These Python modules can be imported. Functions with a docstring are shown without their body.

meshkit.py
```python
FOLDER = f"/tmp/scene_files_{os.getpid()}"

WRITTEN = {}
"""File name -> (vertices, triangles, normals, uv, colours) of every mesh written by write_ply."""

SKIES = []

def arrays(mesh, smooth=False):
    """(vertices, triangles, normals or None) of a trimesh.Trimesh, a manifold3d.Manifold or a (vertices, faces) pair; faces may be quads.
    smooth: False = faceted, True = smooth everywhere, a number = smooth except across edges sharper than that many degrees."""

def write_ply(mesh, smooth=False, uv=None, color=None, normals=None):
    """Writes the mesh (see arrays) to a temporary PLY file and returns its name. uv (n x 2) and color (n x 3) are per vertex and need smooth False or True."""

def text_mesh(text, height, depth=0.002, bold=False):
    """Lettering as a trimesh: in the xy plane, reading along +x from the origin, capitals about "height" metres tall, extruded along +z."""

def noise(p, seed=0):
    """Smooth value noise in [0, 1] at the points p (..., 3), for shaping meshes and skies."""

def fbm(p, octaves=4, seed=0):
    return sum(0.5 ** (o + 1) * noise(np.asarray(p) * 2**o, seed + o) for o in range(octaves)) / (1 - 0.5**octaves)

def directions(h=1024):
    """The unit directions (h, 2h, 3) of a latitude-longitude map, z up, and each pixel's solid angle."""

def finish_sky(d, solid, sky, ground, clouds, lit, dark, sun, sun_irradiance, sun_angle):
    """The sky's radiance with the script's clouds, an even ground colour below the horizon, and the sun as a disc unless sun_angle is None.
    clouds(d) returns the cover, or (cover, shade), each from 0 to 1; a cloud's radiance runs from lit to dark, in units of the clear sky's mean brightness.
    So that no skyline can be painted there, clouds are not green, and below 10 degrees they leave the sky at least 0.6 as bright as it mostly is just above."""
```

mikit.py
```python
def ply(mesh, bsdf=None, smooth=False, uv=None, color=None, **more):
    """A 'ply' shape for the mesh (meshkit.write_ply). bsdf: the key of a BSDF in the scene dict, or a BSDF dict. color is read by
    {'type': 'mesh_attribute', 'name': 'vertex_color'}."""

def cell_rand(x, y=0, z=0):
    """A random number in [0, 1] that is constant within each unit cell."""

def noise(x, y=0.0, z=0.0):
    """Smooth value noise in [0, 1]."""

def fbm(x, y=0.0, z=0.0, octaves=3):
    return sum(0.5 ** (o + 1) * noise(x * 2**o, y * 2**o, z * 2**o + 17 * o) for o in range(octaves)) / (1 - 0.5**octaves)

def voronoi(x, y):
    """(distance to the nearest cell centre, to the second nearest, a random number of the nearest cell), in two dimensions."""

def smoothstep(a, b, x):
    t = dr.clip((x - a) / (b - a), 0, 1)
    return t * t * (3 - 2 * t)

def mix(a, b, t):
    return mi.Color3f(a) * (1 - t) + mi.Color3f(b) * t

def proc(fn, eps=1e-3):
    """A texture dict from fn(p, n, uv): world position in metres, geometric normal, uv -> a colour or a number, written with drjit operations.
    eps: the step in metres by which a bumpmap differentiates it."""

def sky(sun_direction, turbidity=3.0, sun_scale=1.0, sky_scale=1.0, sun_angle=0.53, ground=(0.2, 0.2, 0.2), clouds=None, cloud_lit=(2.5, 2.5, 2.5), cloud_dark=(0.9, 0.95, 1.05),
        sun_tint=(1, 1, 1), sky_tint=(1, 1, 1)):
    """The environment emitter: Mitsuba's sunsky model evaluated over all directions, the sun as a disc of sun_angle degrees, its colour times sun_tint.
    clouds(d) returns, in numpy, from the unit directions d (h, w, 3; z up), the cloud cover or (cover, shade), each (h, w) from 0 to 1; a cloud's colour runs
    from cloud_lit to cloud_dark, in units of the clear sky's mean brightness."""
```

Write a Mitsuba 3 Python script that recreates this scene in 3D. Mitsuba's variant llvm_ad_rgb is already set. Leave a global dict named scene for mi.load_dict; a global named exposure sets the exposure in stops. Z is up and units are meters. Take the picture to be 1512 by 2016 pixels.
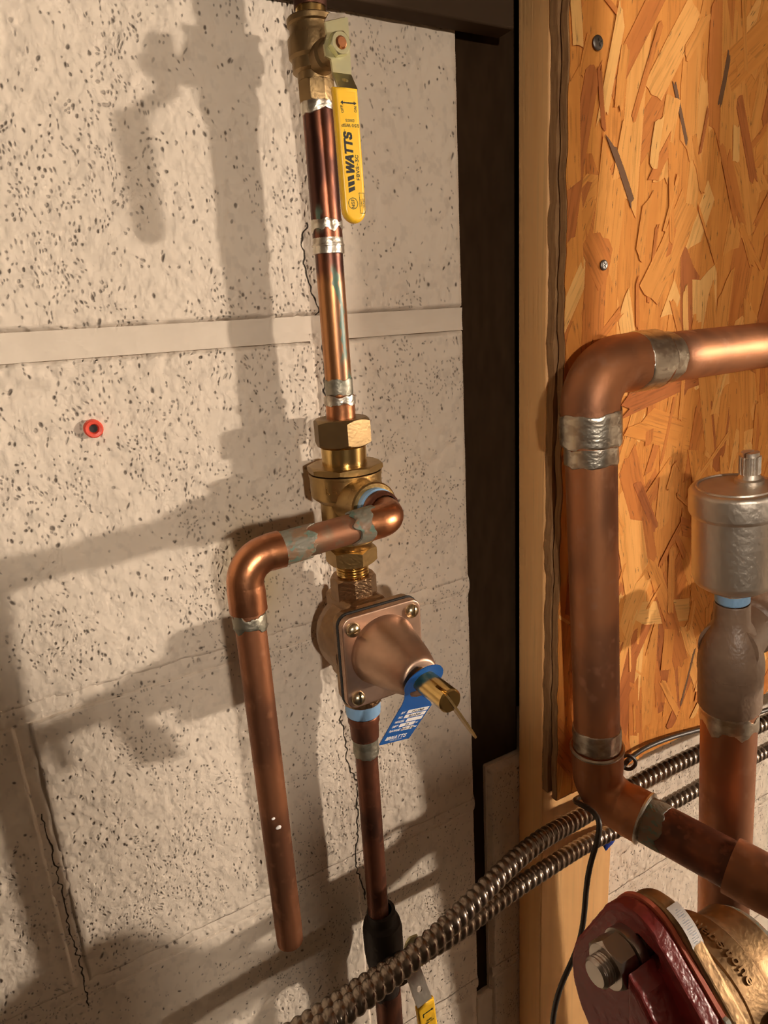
import math, random
import numpy as np
import trimesh
import drjit as dr
import mitsuba as mi
import manifold3d as m3
import shapely
from shapely.geometry import Polygon, Point, box as sbox
from shapely import affinity
import meshkit, mikit
from mikit import proc, noise, fbm, voronoi, smoothstep, mix

rng = random.Random(7)
nr = np.random.default_rng(7)
T = mi.ScalarTransform4f
scene, labels = {}, {}

# ---------------------------------------------------------------- camera, lights, exposure
exposure = 4.0
R_, D_, F_ = np.array([.8663, -.4962, -.0571]), np.array([-.1868, -.2159, -.9584]), np.array([.4632, .8409, -.2797])
scene['camera'] = dict(type='perspective', fov=2 * math.degrees(math.atan(756 / 1320)), fov_axis='x', near_clip=.01, far_clip=50,
                       to_world=T().look_at(origin=[0, -.39405, 0], target=[F_[0], -.39405 + F_[1], F_[2]], up=list(-D_)))
LAMP = (1.0, .86, .72)
KEY_POS, KEY_R, KEY_POWER = np.array([-.10, -1.20, .15]), .024, 74.0
SIDE_POS, SIDE_R, SIDE_POWER = np.array([2.75, -1.95, .12]), .055, 165.0


def light(power):
    return {'type': 'area', 'radiance': {'type': 'rgb', 'value': [power * c for c in LAMP]}}


# ---------------------------------------------------------------- helpers
def tag(key, label=None, cat=None, group=None, kind=None):
    d = {}
    if label: d['label'] = label
    if cat: d['category'] = cat
    if group: d['group'] = group
    if kind: d['kind'] = kind
    labels[key] = d
    return key


def put(key, mesh, bsdf, smooth=35, uv=None, **kw):
    if key in scene:
        i = 1
        while f'{key}_{i:03d}' in scene: i += 1
        key = f'{key}_{i:03d}'
    scene[key] = mikit.ply(mesh, bsdf, smooth=smooth, uv=uv, **kw)
    return key


def V(*a): return np.array(a, float)
def unit(v): v = np.asarray(v, float); return v / np.linalg.norm(v)
def cat(*ms): return trimesh.util.concatenate([m for m in ms])


def tm(man):
    m = man.to_mesh()
    return trimesh.Trimesh(np.array(m.vert_properties[:, :3]), np.array(m.tri_verts), process=False)


def mf(mesh):
    mesh = trimesh.Trimesh(mesh.vertices, mesh.faces, process=True)
    return m3.Manifold(m3.Mesh(np.asarray(mesh.vertices, np.float32), np.asarray(mesh.faces, np.uint32)))


def frame(axis, up=(0, 0, 1)):
    z = unit(axis); x = np.cross(up, z)
    if np.linalg.norm(x) < 1e-4: x = np.cross((0, 1, 0), z)
    x = unit(x); return np.column_stack([x, np.cross(z, x), z])


def place(mesh, origin, ex, ey, ez):
    M = np.eye(4); M[:3, 0], M[:3, 1], M[:3, 2], M[:3, 3] = ex, ey, ez, origin
    m = mesh.copy(); m.apply_transform(M); return m


def wallfix(mesh, x, y, z, rot=0):
    """local x -> +X, local y -> +Z, local z -> out of the wall (-Y)."""
    c, s = math.cos(math.radians(rot)), math.sin(math.radians(rot))
    return place(mesh, (x, y, z), (c, 0, s), (-s, 0, c), (0, -1, 0))


def lathe(profile, origin, axis, n=56, up=(0, 0, 1), ngon=None):
    """profile [(radius, height)] along the axis from origin; closed where radius is 0."""
    A = frame(axis, up); pr = np.array(profile, float); k = len(pr)
    a = np.arange(n) * 2 * np.pi / n
    ring = np.stack([np.cos(a), np.sin(a)], 1)
    v = np.concatenate([np.column_stack([ring * r, np.full(n, h)]) for r, h in pr])
    f = []
    for i in range(k - 1):
        for j in range(n):
            p, q, s, t = i * n + j, i * n + (j + 1) % n, (i + 1) * n + (j + 1) % n, (i + 1) * n + j
            if pr[i][0] > 1e-9: f.append((p, q, t if pr[i + 1][0] < 1e-9 else s))
            if pr[i + 1][0] > 1e-9: f.append((p, s, t))
    return trimesh.Trimesh(v @ A.T + np.asarray(origin), np.array(f), process=False)


def solid(profile, origin, axis, **k):
    return lathe([(0, profile[0][1])] + list(profile) + [(0, profile[-1][1])], origin, axis, **k)


def sweep(path, r, n=24, caps=True, wob=None):
    p = np.asarray(path, float); k = len(p); r = np.broadcast_to(r, (k,))
    t = np.gradient(p, axis=0); t /= np.linalg.norm(t, axis=1, keepdims=True)
    u = np.cross(t[0], (0, 0, 1) if abs(t[0][2]) < .9 else (1, 0, 0)); u = unit(u); us = [u]
    for i in range(1, k):
        u = us[-1] - t[i] * (us[-1] @ t[i]); us.append(unit(u))
    us = np.array(us); ws = np.cross(t, us)
    a = np.arange(n) * 2 * np.pi / n
    rr = r[:, None] * np.ones(n)
    if wob is not None: rr = rr * wob(np.arange(k)[:, None], a[None, :])
    v = (p[:, None] + rr[..., None] * (np.cos(a)[None, :, None] * us[:, None] + np.sin(a)[None, :, None] * ws[:, None])).reshape(-1, 3)
    i, j = np.meshgrid(np.arange(k - 1), np.arange(n), indexing='ij')
    q = np.stack([i * n + j, i * n + (j + 1) % n, (i + 1) * n + (j + 1) % n, (i + 1) * n + j], -1).reshape(-1, 4)
    f = np.vstack([q[:, [0, 1, 2]], q[:, [0, 2, 3]]])
    if caps:
        v = np.vstack([v, p[:1], p[-1:]]); c0, c1 = len(v) - 2, len(v) - 1; jj = np.arange(n)
        f = np.vstack([f, np.stack([(jj + 1) % n, jj, jj * 0 + c0], 1), np.stack([(k - 1) * n + jj, (k - 1) * n + (jj + 1) % n, jj * 0 + c1], 1)])
    return trimesh.Trimesh(v, f, process=False)


def pipe(p0, p1, r, n=36, steps=2):
    return sweep(np.linspace(p0, p1, steps), r, n)


def bend(a, corner, b, rad, n=18):
    """polyline a -> corner -> b with a round corner of bend radius rad."""
    a, c, b = map(lambda q: np.asarray(q, float), (a, corner, b))
    u, w = unit(a - c), unit(b - c); half = math.acos(np.clip(u @ w, -1, 1)) / 2
    d = rad / math.tan(half); o = c + unit(u + w) * rad / math.sin(half)
    s, e = c + u * d - o, c + w * d - o; ang = math.acos(np.clip(unit(s) @ unit(e), -1, 1))
    arc = [o + (math.sin((1 - t) * ang) * s + math.sin(t * ang) * e) / math.sin(ang) for t in np.linspace(0, 1, n)]
    return np.array([a] + arc + [b])


def elbow(a, corner, b, r, rad, rim=.0008, rimlen=.012):
    """copper elbow: a bent tube with slightly swollen sockets."""
    p = bend(a, corner, b, rad, 22)
    L0, L1 = np.linalg.norm(p[0] - p[1]), np.linalg.norm(p[-1] - p[-2])
    q = [p[0], p[0] + unit(p[1] - p[0]) * min(rimlen, L0 * .8)] + list(p[1:-1]) + [p[-1] - unit(p[-1] - p[-2]) * min(rimlen, L1 * .8), p[-1]]
    rr = [r + rim, r + rim] + [r] * (len(p) - 2) + [r + rim, r + rim]
    return sweep(q, rr, 40)


def sleeve(p0, p1, r, thick=.0005, rag=.0012, seed=0, n=48):
    """a tinned band or solder collar with uneven edges."""
    p0, p1 = np.asarray(p0, float), np.asarray(p1, float); L = np.linalg.norm(p1 - p0); A = frame(p1 - p0)
    a = np.arange(n) * 2 * np.pi / n; ring = np.stack([np.cos(a), np.sin(a)], 1)
    e0 = (meshkit.fbm(np.stack([ring[:, 0] * 2, ring[:, 1] * 2, a * 0 + seed], 1), 3, seed) - .5) * 3 * rag
    e1 = (meshkit.fbm(np.stack([ring[:, 0] * 2, ring[:, 1] * 2, a * 0 + seed + 9], 1), 3, seed + 5) - .5) * 3 * rag
    rows = []
    for s, dr_ in ((0, -.0003), (.03, thick * .7), (.12, thick), (.35, thick * 1.15), (.65, thick), (.9, thick * 1.1), (.97, thick * .7), (1, -.0003)):
        h = (0 + e0) * (1 - s) + (L + e1) * s
        w = r + dr_ + (meshkit.noise(np.stack([ring[:, 0] * 4, ring[:, 1] * 4, a * 0 + s * 3 + seed], 1), seed) - .5) * thick * .8 * (0 < s < 1)
        rows.append(np.column_stack([ring * w[:, None], h]))
    v = np.concatenate(rows); k = len(rows)
    i, j = np.meshgrid(np.arange(k - 1), np.arange(n), indexing='ij')
    q = np.stack([i * n + j, i * n + (j + 1) % n, (i + 1) * n + (j + 1) % n, (i + 1) * n + j], -1).reshape(-1, 4)
    return trimesh.Trimesh(v @ A.T + p0, np.vstack([q[:, [0, 1, 2]], q[:, [0, 2, 3]]]), process=False)


def hull(pts): return tm(m3.Manifold.hull_points(np.asarray(pts, float)))


def rbox(x0, x1, y0, y1, z0, z1, r=.002, n=5):
    """box with rounded edges."""
    s = trimesh.creation.icosphere(2, r).vertices if n > 3 else trimesh.creation.icosphere(1, r).vertices
    return hull(np.concatenate([s + V(x, y, z) for x in (x0 + r, x1 - r) for y in (y0 + r, y1 - r) for z in (z0 + r, z1 - r)]))


def bx(x0, x1, y0, y1, z0, z1):
    m = trimesh.creation.box((x1 - x0, y1 - y0, z1 - z0)); m.apply_translation(((x0 + x1) / 2, (y0 + y1) / 2, (z0 + z1) / 2)); return m


def pillow(poly, thick, r, steps=4):
    """a convex outline as a plate of the given thickness (z 0..thick) with rounded rims."""
    pts = []
    for k in range(steps + 1):
        a = k / steps * math.pi / 2
        c = np.array(poly.buffer(-r * (1 - math.sin(a)) if k < steps else 0, 12).exterior.coords)
        dz = r * (1 - math.cos(a))
        pts += [np.column_stack([c, np.full(len(c), dz)]), np.column_stack([c, np.full(len(c), thick - dz)])]
    return hull(np.concatenate(pts))


def extr(poly, h):
    gs = getattr(poly, 'geoms', [poly])
    return cat(*[trimesh.creation.extrude_polygon(g, h, engine='earcut') for g in gs])


def ngon(n, across_flats, rot=0):
    r = across_flats / 2 / math.cos(math.pi / n)
    return Polygon([(r * math.cos(2 * math.pi * i / n + rot), r * math.sin(2 * math.pi * i / n + rot)) for i in range(n)])


def hexnut(af, h, hole=None, cham=.12, n=6, rot=0):
    """nut with chamfered corners, z 0..h."""
    p = extr(ngon(n, af, rot), h); rc = af / 2 / math.cos(math.pi / n)
    c = solid([(af / 2 * .97, 0), (rc * 1.02, cham * h * 1.4), (rc * 1.02, h - cham * h * 1.4), (af / 2 * .97, h)], (0, 0, 0), (0, 0, 1), n=48)
    m = mf(p) ^ mf(c)
    if hole: m = m - mf(solid([(hole, -1e-3), (hole, h + 1e-3)], (0, 0, 0), (0, 0, 1), n=40))
    return tm(m)


def thread(r, depth, pitch, h, n=40):
    k = int(h / pitch) + 1; pr = []
    for i in range(k):
        z = i * pitch
        pr += [(r - depth, z), (r, z + pitch * .35), (r, z + pitch * .55), (r - depth, min(z + pitch * .9, h + pitch))]
    return pr


def words(text, h, depth=.0001, bold=True, center=True):
    m = meshkit.text_mesh(text, h, depth, bold)
    if center:
        lo, hi = m.bounds; m.apply_translation((-(lo[0] + hi[0]) / 2, -h / 2, 0))
    return m


def rot2(m, deg):
    m = m.copy(); m.apply_transform(trimesh.transformations.rotation_matrix(math.radians(deg), (0, 0, 1))); return m


def mv(m, x, y, z=0): m = m.copy(); m.apply_translation((x, y, z)); return m
def sx(m, x, y): m = m.copy(); m.apply_transform(np.diag([x, y, 1, 1.])); return m


def disp(mesh, amp, freq, seed=0, edge=None):
    m = mesh if edge is None else trimesh.Trimesh(*trimesh.remesh.subdivide_to_size(mesh.vertices, mesh.faces, edge), process=True)
    n = m.vertex_normals; m = m.copy()
    m.vertices = m.vertices + n * ((meshkit.fbm(m.vertices * freq, 3, seed) - .5) * 2 * amp)[:, None]
    return m


# ---------------------------------------------------------------- materials
def rgb(*c): return {'type': 'rgb', 'value': list(c)}
def two(d): return {'type': 'twosided', 'bsdf': d}
def metal(c, rough, **k): return {'type': 'principled', 'base_color': c if isinstance(c, dict) else rgb(*c), 'metallic': k.pop('metallic', 1.0), 'roughness': rough, **k}
def plain(c, rough=.5, spec=.5, **k): return {'type': 'principled', 'base_color': c if isinstance(c, dict) else rgb(*c), 'metallic': 0.0, 'roughness': rough, 'specular': spec, **k}
def bump(b, fn, scale, eps=4e-4): return {'type': 'bumpmap', 'arbitrary': proc(fn, eps=eps), 'scale': scale, 'bsdf': b}


CRACK = [(.1768, .0554), (.1718, .0469), (.173, .0327), (.1745, .0211), (.1791, .0091), (.1808, -.003), (.1801, -.0214), (.1787, -.0531)]
CRACK2 = [(.1707, -.2771), (.1735, -.304), (.1722, -.3145), (.1798, -.338), (.1764, -.3879), (.1729, -.4103), (.1767, -.4323), (.1791, -.4489)]
CRACK3 = [(-.0252, -.27), (-.0240, -.32), (-.0249, -.3365), (-.0237, -.3807), (-.0242, -.42)]


def seg(x, z, pts):
    d = mi.Float(9)
    for (ax, az), (bx_, bz) in zip(pts[:-1], pts[1:]):
        ux, uz = bx_ - ax, bz - az
        t = dr.clip(((x - ax) * ux + (z - az) * uz) / (ux * ux + uz * uz), 0, 1)
        d = dr.minimum(d, dr.sqrt(dr.square(x - ax - t * ux) + dr.square(z - az - t * uz)))
    return d


def pits(x, z):
    """(hole depth 0..1) of the pores in a cast concrete face"""
    wx, wz = x + .005 * (noise(x * 120, z * 120) - .5), z + .005 * (noise(x * 120 + 7, z * 120) - .5)
    d1, _, r1 = voronoi(wx * 330, wz * 240)
    d2, _, r2 = voronoi(wx * 120 + 3, wz * 85)
    d3, _, r3 = voronoi(wx * 620 + 1, wz * 420)
    clump = smoothstep(.38, .66, fbm(x * 24, z * 24))
    a = smoothstep(.30, .10, d1 + .16 * r1) * dr.select(r1 < .03 + .20 * clump, .38 + 1.6 * dr.abs(noise(x * 60, z * 60) - .5), 0.0)
    b = smoothstep(.15, .04, d2 + .10 * (1 - r2)) * dr.select(r2 > .88, 1.0, 0.0)
    a = dr.maximum(a, smoothstep(.42, .2, d3) * dr.select(r3 < .03 + .16 * clump, .55, 0.0))
    return dr.maximum(a, b)


def wall_color(p, n, uv):
    x, z = p.x, p.z
    c = mix((.735, .635, .515), (.66, .565, .455), fbm(x * 16, z * 16))
    c = mix(c, (.55, .47, .38), .5 * smoothstep(.52, .8, fbm(x * 230, z * 170)))
    c = mix(c, (.64, .46, .17), .75 * dr.exp(-dr.square((x - .118) / .016) - dr.square((z + .155) / .03)))
    hole = pits(x, z) * dr.select(dr.abs(n.y) > .6, 1.0, .3)
    c = mix(c, (.075, .05, .035), .8 * dr.minimum(hole, 1.0))
    wob = .0013 * (noise(x * 300, z * 300) - .5) * 2
    cr = dr.minimum(dr.minimum(seg(x + wob, z, CRACK), seg(x + wob, z, CRACK2)), seg(x + wob, z, CRACK3) + .0002)
    return mix(c, (.04, .03, .02), smoothstep(.0009, .00035, cr))


def wall_height(p, n, uv):
    x, z = p.x, p.z
    return .6 * fbm(x * 300, z * 240) + .5 * fbm(x * 95 + 5, z * 80, octaves=2) - .6 * pits(x, z)


scene['m_wall'] = two(bump(plain(proc(wall_color), .75, .25), wall_height, .0019))
scene['m_mortar'] = two(bump(plain(proc(lambda p, n, uv: mix((.70, .605, .49), (.63, .54, .435), fbm(p.x * 40, p.z * 60))), .75, .25), lambda p, n, uv: fbm(p.x * 200, p.z * 260), .0005))
scene['m_recess_shade'] = two(bump(plain(proc(lambda p, n, uv: mix((.042, .024, .012), (.026, .014, .007), fbm(p.x * 200, p.z * 60))), .95, .05), lambda p, n, uv: fbm(p.x * 500, p.z * 300), .0004))  # near-black brown stands in for the shade in the open joint
scene['m_room'] = two(plain((.15, .12, .095), .9, .1))

scene['m_room_right'] = two(plain((.62, .55, .46), .9, .1))


def grain(p, along, a, b):
    w = noise(p.x * 40, p.z * 3)
    g = fbm(p.x * 700 + 3 * w, p.y * 700, p.z * along, octaves=3)
    h = fbm(p.x * 110 + 2 * w, p.y * 110, p.z * 2.0, octaves=2)
    return mix(mix(a, b, h), [c * .78 for c in a], .55 * smoothstep(.52, .8, g))


scene['m_stud'] = two(bump(plain(proc(lambda p, n, uv: grain(p, 14, (.84, .50, .215), (.70, .37, .14))), .5, .4), lambda p, n, uv: fbm(p.x * 900, p.y * 900, p.z * 16), .00025))
scene['m_darkwood'] = two(plain((.05, .03, .016), .8, .2))
STRANDS = [((.76, .345, .088), (.63, .25, .054)), ((.83, .42, .125), (.71, .32, .08)), ((.63, .235, .055), (.50, .16, .037)),
           ((.73, .31, .070), (.60, .22, .046)), ((.51, .175, .048), (.39, .12, .034)), ((.85, .49, .17), (.74, .38, .11))]
for i, (a, b) in enumerate(STRANDS):
    def fn(p, n, uv, a=a, b=b):
        g = fbm(uv.x * 45, uv.y * 800, octaves=3); h = fbm(uv.x * 16, uv.y * 190, octaves=3)
        d, _, r = voronoi(uv.x * 60, uv.y * 420)
        c = mix(mix(a, b, h), [q * .62 for q in b], .5 * smoothstep(.5, .85, g))
        return mix(c, (.16, .07, .03), .8 * smoothstep(.20, .05, d) * dr.select(r > .84, 1.0, 0.0))
    scene[f'm_strand{i}'] = two(bump(plain(proc(fn), .8, .12), lambda p, n, uv: fbm(p.x * 500, p.y * 500, p.z * 160), .00045))
scene['m_osb_gap'] = two(plain((.17, .085, .042), .8, .2))
scene['m_osb_core'] = two(bump(plain(proc(lambda p, n, uv: mix((.40, .23, .10), (.20, .10, .045), fbm(p.x * 300, p.y * 900, p.z * 70))), .8, .2), lambda p, n, uv: fbm(p.x * 600, p.y * 900, p.z * 120), .0006))


def copper(base, dark, hi=None, fx=60, seed=0, rough=.36, metallic=1.0):
    hi = hi or base
    def fn(p, n, uv):
        a = fbm(p.x * fx + seed, p.y * fx, p.z * fx * .45); b = fbm(p.x * fx * 4, p.y * fx * 4 + seed, p.z * fx * 2.5)
        return mix(mix(base, dark, smoothstep(.38, .68, a)), hi, .6 * smoothstep(.55, .8, b))
    return two(bump(metal(proc(fn), rough, specular=.5, metallic=metallic), lambda p, n, uv: fbm(p.x * 420, p.y * 420, p.z * 300), .00012))


scene['m_copper_drain'] = copper((.38, .155, .075), (.235, .098, .052), (.43, .195, .105), 55, 3, .46, .85)
scene['m_copper_elbow'] = copper((.64, .27, .125), (.44, .18, .088), (.68, .32, .17), 60, 8, .34)
scene['m_copper_dark'] = copper((.23, .086, .048), (.11, .048, .032), (.29, .11, .062), 70, 5, .46, .85)
scene['m_copper_big'] = copper((.57, .245, .115), (.34, .155, .085), (.60, .31, .19), 34, 11, .53, .88)
scene['m_copper_riser'] = copper((.48, .22, .12), (.30, .13, .075), (.54, .28, .17), 34, 21, .46, .8)

scene['m_copper_stained'] = copper((.42, .19, .105), (.27, .215, .145), (.34, .27, .19), 75, 31, .46, .85)


def supply_mask(p):
    ang = dr.atan2(p.x - .1755, -(p.y + .029)); z = p.z
    w1 = -.02 + .45 * (noise(z * 110, 2.0) - .5) + (z - .005) * -6
    s1 = smoothstep(.40, .28, dr.abs(ang - w1) + .30 * noise(ang * 6, z * 260)) * smoothstep(-.028, -.018, z) * smoothstep(.031, .022, z)
    s2 = smoothstep(.5, .25, dr.abs(ang - .62) + .3 * noise(ang * 6, z * 350)) * smoothstep(-.050, -.044, z) * smoothstep(-.026, -.034, z)
    s3 = smoothstep(.5, .3, dr.abs(ang + .95) + .3 * noise(ang * 6, z * 300)) * smoothstep(.044, .05, z) * smoothstep(.062, .056, z)
    return dr.maximum(dr.maximum(s1, s2), s3 * .8)


def supply_color(p, n, uv):
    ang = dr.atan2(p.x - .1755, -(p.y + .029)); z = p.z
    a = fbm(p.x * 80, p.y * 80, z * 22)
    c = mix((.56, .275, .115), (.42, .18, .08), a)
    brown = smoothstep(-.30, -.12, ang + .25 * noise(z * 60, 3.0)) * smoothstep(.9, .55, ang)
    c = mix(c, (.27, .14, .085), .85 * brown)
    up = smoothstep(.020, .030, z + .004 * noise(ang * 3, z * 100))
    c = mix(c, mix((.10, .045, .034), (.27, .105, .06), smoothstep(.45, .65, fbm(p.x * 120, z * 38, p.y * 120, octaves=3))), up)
    return mix(c, (.085, .165, .115), supply_mask(p))


scene['m_copper_supply'] = two(metal(proc(supply_color), .38, metallic=proc(lambda p, n, uv: 1 - supply_mask(p)), specular=.5))


def tin(c1, c2, rough, s=0):
    return two(bump(metal(proc(lambda p, n, uv: mix(c1, c2, smoothstep(.4, .65, fbm(p.x * 150 + s, p.y * 150, p.z * 190)))), rough), lambda p, n, uv: fbm(p.x * 500, p.y * 500, p.z * 700), .0003))


scene['m_solder'] = tin((.74, .69, .58), (.52, .45, .36), .36)
scene['m_solder_old'] = tin((.40, .37, .29), (.27, .26, .20), .5, 4)
scene['m_solder_green'] = two(bump(plain(proc(lambda p, n, uv: mix((.165, .15, .11), mix((.19, .115, .065), (.10, .15, .11), smoothstep(.5, .6, fbm(p.x * 260, p.y * 260, p.z * 260 + 9))), smoothstep(.38, .6, fbm(p.x * 170, p.y * 170, p.z * 170)))), .5, .6, ), lambda p, n, uv: fbm(p.x * 600, p.y * 600, p.z * 600), .0006))
scene['m_brass'] = two(bump(metal(proc(lambda p, n, uv: mix((.50, .335, .135), (.40, .255, .10), fbm(p.x * 130, p.y * 130, p.z * 130))), .36), lambda p, n, uv: fbm(p.x * 900, p.y * 900, p.z * 900), .00016))
scene['m_brass_bright'] = two(metal((.70, .48, .18), .2))
scene['m_brass_dull'] = two(bump(metal(proc(lambda p, n, uv: mix((.36, .245, .115), (.24, .155, .075), fbm(p.x * 90, p.y * 90, p.z * 90))), .45), lambda p, n, uv: fbm(p.x * 900, p.y * 900, p.z * 900), .00012))
scene['m_brass_cast'] = two(bump(metal(proc(lambda p, n, uv: mix((.44, .275, .135), (.28, .17, .085), smoothstep(.3, .7, fbm(p.x * 120, p.y * 120, p.z * 120)))), .56), lambda p, n, uv: fbm(p.x * 500, p.y * 500, p.z * 500), .0004))
scene['m_bronze_cast'] = two(bump(metal(proc(lambda p, n, uv: mix((.44, .28, .15), (.30, .18, .10), fbm(p.x * 200, p.y * 200, p.z * 200))), .36), lambda p, n, uv: fbm(p.x * 620, p.y * 620, p.z * 620), .0007))
scene['m_bonnet'] = two(metal(proc(lambda p, n, uv: mix((.60, .40, .285), (.52, .335, .235), fbm(p.x * 300, p.y * 300, p.z * 300))), .44, specular=.5))
scene['m_tee'] = two(bump(plain(proc(lambda p, n, uv: mix((.26, .175, .115), (.19, .12, .08), fbm(p.x * 160, p.y * 160, p.z * 160))), .45, .6, ), lambda p, n, uv: fbm(p.x * 520, p.y * 520, p.z * 520), .0006))
scene['m_iron_dark'] = two(bump(plain((.016, .010, .007), .55, .4), lambda p, n, uv: fbm(p.x * 400, p.y * 400, p.z * 400), .0005))
scene['m_gasket'] = two(plain((.03, .028, .025), .6, .3))
scene['m_screw'] = two(metal((.50, .42, .27), .28))
scene['m_screw_dark'] = two(metal((.20, .18, .16), .45))
scene['m_zinc'] = two(bump(metal(proc(lambda p, n, uv: mix((.66, .60, .50), (.56, .50, .42), fbm(p.x * 200, p.y * 200, p.z * 200))), .34), lambda p, n, uv: fbm(p.x * 800, p.y * 800, p.z * 800), .0001))
scene['m_yellow_zinc'] = two(metal(proc(lambda p, n, uv: mix((.70, .64, .36), (.60, .60, .38), fbm(p.x * 180, p.y * 180, p.z * 180))), .36))
scene['m_nickel'] = two(bump(metal(proc(lambda p, n, uv: mix((.80, .72, .61), (.68, .60, .50), fbm(p.x * 140, p.y * 140, p.z * 50))), .47), lambda p, n, uv: fbm(p.x * 420, p.y * 420, p.z * 300), .00035))
scene['m_steel'] = two(metal((.50, .45, .40), .28))
scene['m_conduit'] = two(metal(proc(lambda p, n, uv: mix((.40, .335, .27), (.23, .185, .145), fbm(p.x * 120, p.y * 120, p.z * 120))), .27))
scene['m_yellow'] = two(plain((.86, .50, .025), .34, .5, clearcoat=.4, clearcoat_gloss=.8))
scene['m_black_ink'] = two(plain((.025, .022, .02), .5, .3))
scene['m_white_ink'] = two(plain((.78, .74, .70), .5, .3))
scene['m_grey_ink'] = two(plain((.42, .45, .50), .5, .3))
scene['m_blue_tag'] = two(plain((.012, .085, .30), .3, .5))
scene['m_tape'] = two(plain((.24, .43, .66), .5, .4))
scene['m_white_tape'] = two(plain((.72, .70, .66), .6, .3))
scene['m_red_plastic'] = two(plain((.72, .085, .05), .4, .4))
scene['m_red_paint'] = two(bump(plain(proc(lambda p, n, uv: mix((.26, .024, .022), (.17, .016, .014), fbm(p.x * 90, p.y * 90, p.z * 90))), .36, .5, clearcoat=.3), lambda p, n, uv: fbm(p.x * 380, p.y * 380, p.z * 380), .0008))
scene['m_red_gasket'] = two(plain((.62, .17, .10), .6, .3))
scene['m_grey_sealant'] = two(plain((.44, .44, .37), .6, .3))
scene['m_cable'] = two(plain((.045, .036, .028), .42, .5))
scene['m_blue_wrap'] = two(plain((.02, .05, .30), .4, .5))
scene['m_dark_blocker'] = two(plain((.10, .09, .08), .6, .3))  # dark surface of the added light blockers opposite the wall
scene['m_grey_blocker'] = two(plain((.35, .33, .30), .6, .4))  # grey surface of the added light blockers at the right
scene['m_socket'] = two(plain((.6, .58, .54), .4, .5))

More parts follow.
